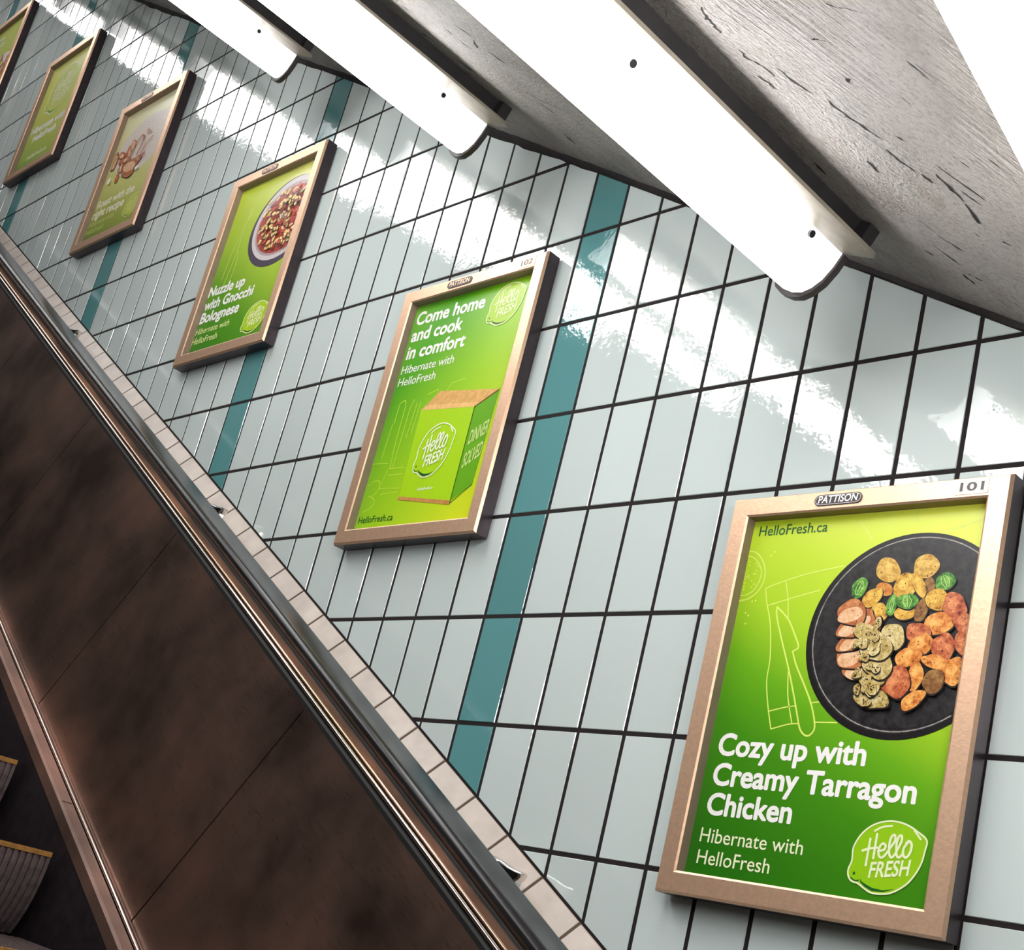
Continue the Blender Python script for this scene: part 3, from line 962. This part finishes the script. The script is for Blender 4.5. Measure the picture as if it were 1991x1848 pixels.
def art_bowl(pr):
    ln = pmat((206, 222, 120))
    for L in ([(-120, 190), (-128, 130), (-126, 40), (-140, -60)], [(-128, 130), (-150, 60), (-160, -30)], [(-126, 60), (-110, 20), (-112, -60)], [(-112, 185), (-120, 150), (-104, 170)]):
        pr.line(L, 2.4, ln, 1)
    pr.text('Nuzzle up', -207, -79, 185, WHT, 2, bold=.034)
    pr.text('with Gnocchi', -206, -122, 246, WHT, 2, bold=.034)
    pr.text('Bolognese', -205, -164, 197, WHT, 2, bold=.034)
    pr.text('Hibernate with', -206, -200, 172, pmat((226, 238, 160)), 2, bold=.008)
    pr.text('HelloFresh', -209, -231, 130, pmat((226, 238, 160)), 2, bold=.008)
    pr.logo(fit(38, 148, -246, -155), 2, pmat((176, 214, 36)), pmat((240, 246, 190)), DKG)
    pr.ell(80, 96, 158, 139, pmat((72, 62, 78)), 2, n=64)
    pr.ell(86, 104, 150, 128, pmat((214, 206, 206)), 3, n=64)
    pr.ell(88, 102, 136, 113, pmat((178, 160, 164)), 4, n=64)
    pr.ell(90, 100, 130, 104, pmat((176, 58, 40), .45), 5, n=64)
    rg = random.Random(21)
    it = []
    for q in range(150):
        a, r = rg.uniform(0, 6.28), math.sqrt(rg.random())
        x, y = 90 + 120 * r * math.cos(a), 100 + 95 * r * math.sin(a)
        t = rg.uniform(0, 3.14)
        ty = 'n' if rg.random() < .74 else 't'
        s = rg.uniform(6.5, 10)
        it.append((ty, x, y, s * math.cos(t), s * math.sin(t), -s * .55 * math.sin(t), s * .55 * math.cos(t)))
    food(pr, it, 22, 6)
    for q in range(14):
        pr.ell(96 + rg.gauss(0, 9), 96 + rg.gauss(0, 8), rg.uniform(3, 7), rg.uniform(2, 4), pmat((226, 222, 176)), 76, rot=rg.uniform(0, 3), n=8)

def art_roast(pr):
    pr.ell(-10, 92, 178, 118, pmat((226, 214, 202), .06), 1, n=60, jit=.05, rg=random.Random(2))
    for k in range(6):
        pr.line([(-150 + k * 12, 110 + k * 15), (40 + k * 14, 122 + k * 15)], 1.8, pmat((206, 192, 186)), 2, smooth=False)
    rg = random.Random(31)
    it = []
    for q in range(17):
        x, y = -110 + rg.gauss(0, 42), 42 + rg.gauss(0, 30)
        t = rg.uniform(0, 3.14)
        s = rg.uniform(17, 26)
        it.append(('c' if rg.random() < .75 else 'r', x, y, s * math.cos(t), s * math.sin(t), -s * .6 * math.sin(t), s * .6 * math.cos(t)))
    it.append(('c', -40, -2, 46, -10, 9, 30))
    food(pr, it, 32, 3)
    pr.line([(-60, 40), (-45, 100), (-12, 122), (4, 90), (-8, 40)], 9, pmat((190, 120, 84), .2), 28)
    pr.line([(20, 20), (40, 70), (72, 90)], 7, pmat((180, 104, 76), .2), 28)
    pr.line([(10, -20), (30, 20), (50, 30)], 10, pmat((176, 84, 70), .25), 28)
    pr.ell(18, 130, 10, 12, pmat((206, 140, 90), .2), 28, n=16)
    pr.ell(-165, -20, 12, 14, WHT, 28, n=10)
    pr.ell(30, -24, 13, 9, WHT, 28, n=10)
    cw = pmat((248, 244, 214))
    pr.text('Roast with the', -200, -121, 262, cw, 2, bold=.034)
    pr.text('right recipe', -208, -163, 222, cw, 2, bold=.034)
    c2 = pmat((196, 212, 120))
    pr.text('Hibernate with', -212, -196, 180, c2, 2, bold=.012)
    pr.text('HelloFresh', -216, -226, 128, c2, 2, bold=.012)
    pr.logo(fit(36, 142, -226, -138), 2, pmat((196, 208, 84)), pmat((226, 230, 150)), DKG)

def art_logo(pr):
    pr.logo(fit(-142, 96, -6, 226), 2, pmat((206, 216, 106)), pmat((240, 244, 206)), pmat((120, 160, 60)))
    pr.text('Hibernate with', -186, -72, 300, WHT, 2, bold=.036)
    pr.text('HelloFresh', -140, -121, 210, WHT, 2, bold=.036)
    pr.text('HelloFresh.ca', -122, -214, 178, pmat((244, 244, 206)), 2, bold=.02)

def art_last(pr):
    pr.text('Nuzzle up', -206, 205, 150, WHT, 2, bold=.034)
    pr.text('with Gnocchi', -206, 160, 180, WHT, 2, bold=.034)
    pr.text('Bolognese', -206, 116, 150, WHT, 2, bold=.034)
    rg = random.Random(41)
    it = []
    for q in range(26):
        a, r = rg.uniform(0, 6.28), math.sqrt(rg.random())
        t = rg.uniform(0, 3.14)
        s = rg.uniform(16, 26)
        it.append((rg.choice('prnc'), 40 + 120 * r * math.cos(a), -60 + 110 * r * math.sin(a), s * math.cos(t), s * math.sin(t), -s * .6 * math.sin(t), s * .6 * math.cos(t)))
    pr.ell(40, -60, 150, 140, pmat((236, 226, 214)), 1, n=60)
    food(pr, it, 42, 2)

GR = {
 'pan': (.27, .75, 0.0, [(.08, (36, 112, 12)), (.33, (66, 142, 14)), (.46, (104, 174, 20)), (.60, (172, 212, 36)), (.74, (194, 222, 46)), (.93, (230, 240, 84))]),
 'box': (.5, -.5, .5, [(.0, (112, 182, 56)), (.22, (82, 168, 30)), (.5, (150, 204, 32)), (.75, (188, 220, 38)), (1.0, (226, 230, 34))]),
 'bowl': (.3, .7, 0.0, [(.02, (44, 128, 18)), (.3, (92, 156, 28)), (.5, (162, 196, 50)), (.7, (192, 212, 62)), (1.0, (238, 236, 140))]),
 'roast': (.15, .85, 0.0, [(.02, (92, 124, 40)), (.2, (160, 170, 74)), (.4, (208, 208, 122)), (.7, (232, 228, 170)), (1.0, (240, 236, 196))]),  # upper stops paled: whitish glare painted into the print colour
 'logo': (.2, .8, 0.0, [(.02, (66, 140, 40)), (.14, (152, 184, 76)), (.4, (198, 208, 96)), (.7, (220, 226, 112)), (1.0, (236, 236, 156))]),
 'last': (.4, .6, 0.0, [(.1, (150, 190, 70)), (.5, (196, 210, 100)), (1.0, (206, 212, 110))]),
}

# frame, its rails mitred at the corners
HXF, HYF, RW, DEP = .2245, .302, .0325, .0355
def rails(root):
    k = S
    prof = [(0.0, .001), (0.0, DEP - .0055), (.0035, DEP), (RW - .003, DEP), (RW, DEP - .002), (RW, .0145), (RW + .006, .0145), (RW + .006, .001)]
    cor = [(-1, 1), (1, 1), (1, -1), (-1, -1)]
    for a in range(4):
        c0, c1 = cor[a], cor[(a + 1) % 4]
        w = MB()
        def at(c, p):
            return (c[0] * (HXF - p[0]) * k, -p[1] * k, c[1] * (HYF - p[0]) * k)
        n = len(prof)
        vs = [at(c0, p) for p in prof] + [at(c1, p) for p in prof]
        fs, ms = [], []
        for i in range(n):
            j = (i + 1) % n
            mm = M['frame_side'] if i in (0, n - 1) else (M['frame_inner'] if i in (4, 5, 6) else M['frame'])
            w.mesh([vs[i], vs[j], vs[n + j], vs[n + i]], [(0, 1, 2, 3)], mm)
        w.mesh(vs[:n], [tuple(range(n))], M['frame_side'])
        w.mesh(vs[n:], [tuple(range(n))[::-1]], M['frame_side'])
        w.build('frame_rail', root)
def badge(root, crisp):
    w = MB()
    k = S
    cx, cz, hx, hz = -.036, HYF - .0165, .0395, .0085
    pts = []
    for sx, a0 in ((1, -90), (-1, 90)):
        for q in range(0, 181, 20):
            a = math.radians(a0 + q)
            pts.append((cx + sx * (hx - hz) + hz * math.cos(a), cz + hz * math.sin(a)))
    w.prism(pts, lambda p: (p[0] * k, -(DEP - .0002) * k, p[1] * k), lambda p: (p[0] * k, -(DEP + .0012) * k, p[1] * k), M['plate_dark'] if crisp else M['frame_side'])
    vs, fs = text_geo('PATTISON', .02, .12)
    x0, x1 = min(v[0] for v in vs), max(v[0] for v in vs)
    s = .066 / (x1 - x0)
    w.mesh([((cx - .033 + (v[0] - x0) * s) * k, -(DEP + .0015) * k, (cz - .0045 + v[1] * .0115 / .73) * k) for v in vs], fs, M['white'] if crisp else M['frame'])
    if crisp:
        ring = [((p[0] - cx) * .955 + cx, (p[1] - cz) * .84 + cz) for p in pts]
        for i in range(len(ring)):
            a, b = ring[i], ring[(i + 1) % len(ring)]
            a2, b2 = [((p[0] - cx) * .985 + cx, (p[1] - cz) * .93 + cz) for p in (a, b)]
            w.mesh([(a[0] * k, -(DEP + .0014) * k, a[1] * k), (b[0] * k, -(DEP + .0014) * k, b[1] * k), (b2[0] * k, -(DEP + .0014) * k, b2[1] * k), (a2[0] * k, -(DEP + .0014) * k, a2[1] * k)], [(0, 1, 2, 3)], M['white'])
    w.build('maker_plate', root)
def number_tag(root, txt, faint):
    w = MB()
    k = S
    x0_, x1_, z0_, z1_ = .146, .193, HYF - .0265, HYF - .005
    w.box((x0_ * k, -(DEP + .0006) * k, z0_ * k), (x1_ * k, -(DEP - .0002) * k, z1_ * k), M['number_bg'] if not faint else M['frame'])
    vs, fs = text_geo(txt, .02, 0)
    a, b = min(v[0] for v in vs), max(v[0] for v in vs)
    s = .034 / (b - a)
    w.mesh([((x0_ + .0065 + (v[0] - a) * s) * k, -(DEP + .0009) * k, (z0_ + .005 + v[1] * .0125 / .73) * k) for v in vs], fs, M['plate_dark'] if not faint else M['frame_side'])
    w.build('number_tag', root)

PO = [(6.78, -.6575, 'pan', art_pan, 1.0, 0, 'green poster with a black pan of chicken and potatoes, in a metal frame tagged 101'),
      (-3.69, 2.2825, 'box', art_box, 1.0, 5, 'green poster with a lime cardboard box, in a metal frame between two teal tile columns'),
      (-13.965, 5.235, 'bowl', art_bowl, 1.02, 16, 'green poster with a bowl of gnocchi in red sauce, in a metal frame'),
      (-24.93, 8.365, 'roast', art_roast, 1.045, 24, 'framed green poster with pale roast meat, whitish with glare, fourth up the wall'),
      (-35.45, 11.33, 'logo', art_logo, 1.055, 16, 'framed pale green poster with one big lemon-shaped emblem and white lines'),
      (-46.6, 14.4, 'last', art_last, 1.06, 0, 'framed green poster cut by the top left edge of the view')]
for k, (px, py, key, fn, wide, shift, label) in enumerate(PO):
    root = empty('framed_poster', Matrix.Translation(G(px * .1, py * .2, .0045)) @ Matrix.Diagonal((wide, 1, 1, 1)), label, 'poster', 'framed posters climbing the tiled wall')
    rails(root)
    g = GR[key]
    pr = Print(gradient_mat('poster_gradient_' + key, *g))
    pr.dx = shift
    fn(pr)
    o = pr.w.build('printed_sheet', root, weld=False)
    o.location = (0, -.0155 * S, 0)
    w = MB()
    w.box((-(HXF - .004) * S, -.011 * S, -(HYF - .004) * S), ((HXF - .004) * S, -.001 * S, (HYF - .004) * S), M['back'])
    w.build('backing_board', root)
    if k < 4:
        badge(root, k == 0)
    if k == 0:
        number_tag(root, '101', False)
    elif k == 1:
        number_tag(root, '102', True)
